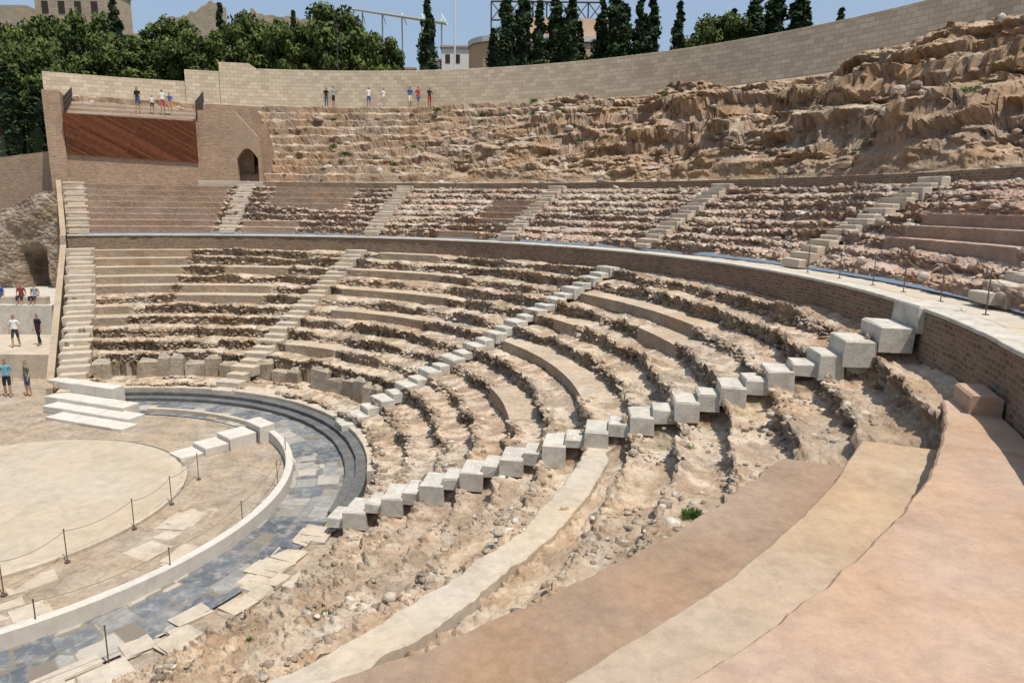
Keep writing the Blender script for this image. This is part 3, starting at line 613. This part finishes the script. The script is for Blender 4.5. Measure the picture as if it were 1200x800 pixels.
tube(V,F,(x,y,zb),(x,y,zt),.06);tube(V,F,(x,y,zt),(x,y,zt+.12),.22,8);tube(V,F,(x,y,zt+.12),(x,y,zt+.55),.16,8);tube(V,F,(x,y,zt+.55),(x,y,zt+.65),.26,8)
poly_mesh("street_lamp",V,F,M_metal)
V=[];F=[];tube(V,F,(9.6,56,17),(9.6,56,30.5),.09);tube(V,F,(9.6,56,30.5),(10.8,56,30.7),.06);poly_mesh("flood_light_mast",V,F,M_wmetal)
# ------------------------------------------------------------------ rope barriers
def barrier(pts,h=.85,sag=.14):
    e=empty("rope_barrier");V=[];F=[];W=[];G=[]
    for x,y,z in pts:
        tube(V,F,(x,y,z),(x,y,z+.015),.07,10);tube(V,F,(x,y,z+.015),(x,y,z+h),.013,6);tube(V,F,(x,y,z+h),(x,y,z+h+.03),.02,6)
    for p,q in zip(pts,pts[1:]):
        pr=None
        for i in range(9):
            t=i/8;c=(p[0]+(q[0]-p[0])*t,p[1]+(q[1]-p[1])*t,p[2]+(q[2]-p[2])*t+h-.03-4*sag*t*(1-t))
            if pr:tube(W,G,pr,c,.009,5)
            pr=c
    a=poly_mesh("posts",V,F,M_post);a.parent=e;a=poly_mesh("rope",W,G,M_rope);a.parent=e
barrier([(6.1,-6.4,0),(7.8,-4.2,0),(8.5,-1.6,0),(8.45,1.4,0),(8.0,3.6,0)])
barrier([(3.7,-6.4,.03),(4.3,-4.9,.03),(4.8,-3.4,.03),(5.5,-1.6,.03),(5.75,0,.03),(5.7,1.9,.03)])
barrier([(8.1,-7.3,.03),(6.6,-8.6,.03)])
barrier([(26.3*math.cos(rad(a)),26.3*math.sin(rad(a)),6.76) for a in(9.5,5.5,1.5,-2,-6,-10.5,-14.5)],.9,.2)
# ------------------------------------------------------------------ weeds
def weeds(nm,x,y,z,r,n):
    V=[];C=[];F=[]
    for i in range(n):
        a=random.uniform(0,6.28);q=r*random.random();c=Vector((x+q*math.cos(a),y+q*math.sin(a),z+random.uniform(0,r*.7)));d=Vector((math.cos(a)*.5,math.sin(a)*.5,random.uniform(.3,1))).normalized()*r*.45;s=d.orthogonal().normalized()*r*.1
        b=len(V);V+=[tuple(c-s),tuple(c+s),tuple(c+d)];F.append((b,b+1,b+2));g=random.uniform(.6,1.3);C+=[(.06*g,.11*g,.025*g)]*3
    return poly_mesh(nm,V,F,M_leaf,None,C)
def onG(G,r,azd):
    R_=np.hypot(G[0],G[1]);d=(R_-r)**2+((G[5]-azd)*.4)**2;i=np.unravel_index(np.argmin(d),d.shape);return G[0][i],G[1][i],G[2][i]
weeds("weed_plant",*onG(GI,20.7,-24),.17,300)
for r,a in((19.6,-21),(15.5,-22),(16.8,-26),(20.4,-15),(14.2,-30),(13.1,-34),(19.9,-31),(17.2,-12),(14.6,-16),(20.1,-36),(22.3,2),(20.2,9),(17.9,18),(15.6,12)): weeds("weed_plant",*onG(GI,r,a),.08,70)
for i in range(26):
    weeds("weed_plant",*onG(GS,random.uniform(35,42),random.uniform(3,92)),random.uniform(.2,.4),120)
# ------------------------------------------------------------------ people
PM={}
def pm(c):
    k=tuple(round(v,3) for v in c)
    if k not in PM: PM[k]=plain("cloth",c,.85)
    return PM[k]
SKIN=(.42,.25,.17)
def person(x,y,z,face,shirt,legs,hair=(.04,.025,.015),h=1.72,long=False,pose=0,seated=False):
    s=h/1.72;st=random.uniform(-.05,.05)
    J=[(0,0,.95,.15,.11),(0,0,1.1,.125,.1),(0,0,1.3,.155,.11),(0,0,1.42,.10,.075),(0,-.01,1.5,.052,.052),(0,-.015,1.57,.07,.08),(0,-.015,1.64,.078,.09),(0,-.01,1.71,.045,.05)]
    Ed=[(0,1),(1,2),(2,3),(3,4),(4,5),(5,6),(6,7)]
    for sd in(-1,1):
        b=len(J);fw=st*sd*3
        if pose==1 and sd==1: J+=[(.17*sd,0,1.40,.055,.055),(.25*sd,-.05,1.16,.042,.042),(.14*sd,-.28,1.25,.03,.03),(.1*sd,-.33,1.32,.03,.035)]
        else: J+=[(.17*sd,0,1.40,.055,.055),(.23*sd,.02,1.14,.042,.042),(.245*sd,-.06-fw*.2,.90,.028,.03),(.245*sd,-.075-fw*.25,.83,.02,.035)]
        Ed+=[(2,b),(b,b+1),(b+1,b+2),(b+2,b+3)]
    for sd in(-1,1):
        b=len(J);f=st*sd*2
        if seated: J+=[(.09*sd,0,.92,.09,.09),(.12*sd,-.42,.94,.065,.065),(.12*sd,-.45,.52,.04,.042),(.12*sd,-.58,.48,.035,.03)]
        else: J+=[(.09*sd,0,.88,.088,.09),(.105*sd,-.02+f,.5,.06,.062),(.11*sd,.03+f*1.8,.09,.038,.042),(.12*sd,-.12+f*1.8,.04,.04,.03)]
        Ed+=[(0,b),(b,b+1),(b+1,b+2),(b+2,b+3)]
    me=bpy.data.meshes.new("p");me.from_pydata([j[:3] for j in J],Ed,[]);ob=link(bpy.data.objects.new("p",me))
    m=ob.modifiers.new("s","SKIN");m.use_smooth_shade=True
    for v,j in zip(me.skin_vertices[0].data,J): v.radius=(j[3],j[4])
    me.skin_vertices[0].data[0].use_root=True
    ob.modifiers.new("d","SUBSURF").levels=2
    dg=bpy.context.evaluated_depsgraph_get();nm=bpy.data.meshes.new_from_object(ob.evaluated_get(dg));bpy.data.objects.remove(ob)
    V=[tuple(v.co) for v in nm.vertices];F=[tuple(p.vertices) for p in nm.polygons];fm=[]
    for p in nm.polygons:
        c=p.center;k=0
        armx=abs(c.x)>.185
        if c.z>1.46:k=3 if (c.z>1.655 or c.y>.03) and c.z>1.5 else 0
        elif armx and c.z<1.2 and c.z>.75: k=0
        elif c.z>.97:k=1
        elif seated: k=2 if c.z>.7 else 0
        elif c.z>(.12 if long else .52):k=2
        elif c.z<.07:k=4
        fm.append(k)
    for sd in(-1,1):
        hx,hy,hz=(J[8+3] if sd==-1 else J[12+3])[:3]
        for i in range(4):
            b=len(F);tube(V,F,(hx,hy-.03+.02*i,hz-.01),(hx-.01*sd,hy-.035+.02*i,hz-.085-(.01 if i in(1,2) else 0)),.008,5);fm+=[0]*(len(F)-b)
        b=len(F);tube(V,F,(hx,hy-.03,hz+.03),(hx-.02*sd,hy-.07,hz-.02),.009,5);fm+=[0]*(len(F)-b)
        b=len(F);tube(V,F,(.076*sd,0,1.60),(.085*sd,.005,1.64),.015,6);fm+=[0]*(len(F)-b)
        b=len(F);tube(V,F,(.03*sd,-.092,1.625),(.03*sd,-.1,1.625),.009,6);fm+=[4]*(len(F)-b)
    b=len(F);tube(V,F,(0,-.09,1.635),(0,-.112,1.60),.012,6);tube(V,F,(-.02,-.093,1.565),(.02,-.093,1.565),.006,6);fm+=[0]*(len(F)-b)
    ob=poly_mesh("person",V,F,[pm(SKIN),pm(shirt),pm(legs),pm(hair),pm((.06,.05,.05))],fm,None,True)
    ob.location=(x,y,z-(.45*s if seated else 0));ob.rotation_euler=(0,0,face);ob.scale=(s,s,s);bpy.data.meshes.remove(nm);return ob
W_=(.65,.65,.63);BK=(.025,.025,.03);BL=(.05,.1,.25);RD=(.35,.06,.05);TQ=(.12,.3,.4);OR=(.6,.25,.08);DN=(.08,.12,.2)
person(-7.3,11.3,-.03,.4,TQ,BK,h=1.76);person(-6.5,11.5,-.03,-.5,(.12,.15,.1),DN,(.1,.06,.03),1.66)
person(-10.4,16.4,1.2,.2,W_,(.05,.05,.06));person(-9.5,16.9,1.2,-.3,BK,BK,long=True)
for i,x in enumerate((-14.6,-13.9,-12.7,-11.9)): person(x,20.42,2.9,random.uniform(-.3,.3),[BK,BL,(.2,.05,.05),(.3,.3,.3)][i],BK,seated=True,h=1.66)
for i,(x,y,c,l,ps) in enumerate(((-.4,42.9,BK,DN,0),(.25,42.7,(.3,.3,.32),BK,1),(3.3,42.7,W_,BL,0),(4.6,42.6,W_,(.4,.35,.3),1),(6.9,42.3,BL,W_,0),(7.6,42.2,RD,DN,0),(8.6,42.0,BK,RD,1))):
    person(x,y,16.9,random.uniform(-1.2,1.2),c,l,pose=ps,h=random.uniform(1.62,1.8),long=i%3==0)
for i,(x,y,z,c,l,h) in enumerate(((-12.2,34.3,15.35,BK,BL,1.8),(-11.2,34.4,15.35,W_,BK,1.2),(-10.6,34.8,15.35,W_,(.4,.1,.1),1.7),(-10.,34.7,15.35,BL,OR,1.45))):
    person(x,y,z,random.uniform(-1,1),c,l,h=h)
# ------------------------------------------------------------------ light, sky, camera
el=68.;sd=Vector((.74*math.cos(rad(el)),-.673*math.cos(rad(el)),math.sin(rad(el))))
w=bpy.data.worlds.new("World");sc.world=w;w.use_nodes=True;nt=w.node_tree;bg=nt.nodes["Background"];sk=nt.nodes.new("ShaderNodeTexSky");sk.sky_type='NISHITA';sk.sun_disc=False
sk.sun_elevation=rad(el);sk.sun_rotation=math.atan2(sd.x,sd.y);sk.altitude=20;sk.air_density=1.0;sk.dust_density=3
mx=nt.nodes.new("ShaderNodeMix");mx.data_type='RGBA';mx.inputs[0].default_value=.42;nt.links.new(sk.outputs[0],mx.inputs[6]);mx.inputs[7].default_value=(4.8,6.4,8.4,1);nt.links.new(mx.outputs[2],bg.inputs[0]);bg.inputs[1].default_value=.11
L=bpy.data.lights.new("sun","SUN");L.energy=5.;L.angle=rad(.5);L.color=(1,.95,.87);lo=link(bpy.data.objects.new("sun",L));lo.rotation_euler=sd.to_track_quat('Z','Y').to_euler();lo.location=(0,0,80)
cam=bpy.data.cameras.new("camera");cam.sensor_width=36;cam.lens=24.1;cam.clip_start=.1;cam.clip_end=6000
co=link(bpy.data.objects.new("camera",cam));th=rad(11.314);ro=rad(.703)
Rv=Vector((1,0,0));Fw=Vector((0,math.cos(th),-math.sin(th)));Up=Vector((0,math.sin(th),math.cos(th)))
R2=Rv*math.cos(ro)+Up*math.sin(ro);U2=-Rv*math.sin(ro)+Up*math.cos(ro)
co.matrix_world=Matrix(((R2.x,U2.x,-Fw.x,15.865),(R2.y,U2.y,-Fw.y,-19.128),(R2.z,U2.z,-Fw.z,8.931),(0,0,0,1)))
sc.camera=co
sc.view_settings.view_transform='Standard';sc.view_settings.look='None';sc.view_settings.exposure=0
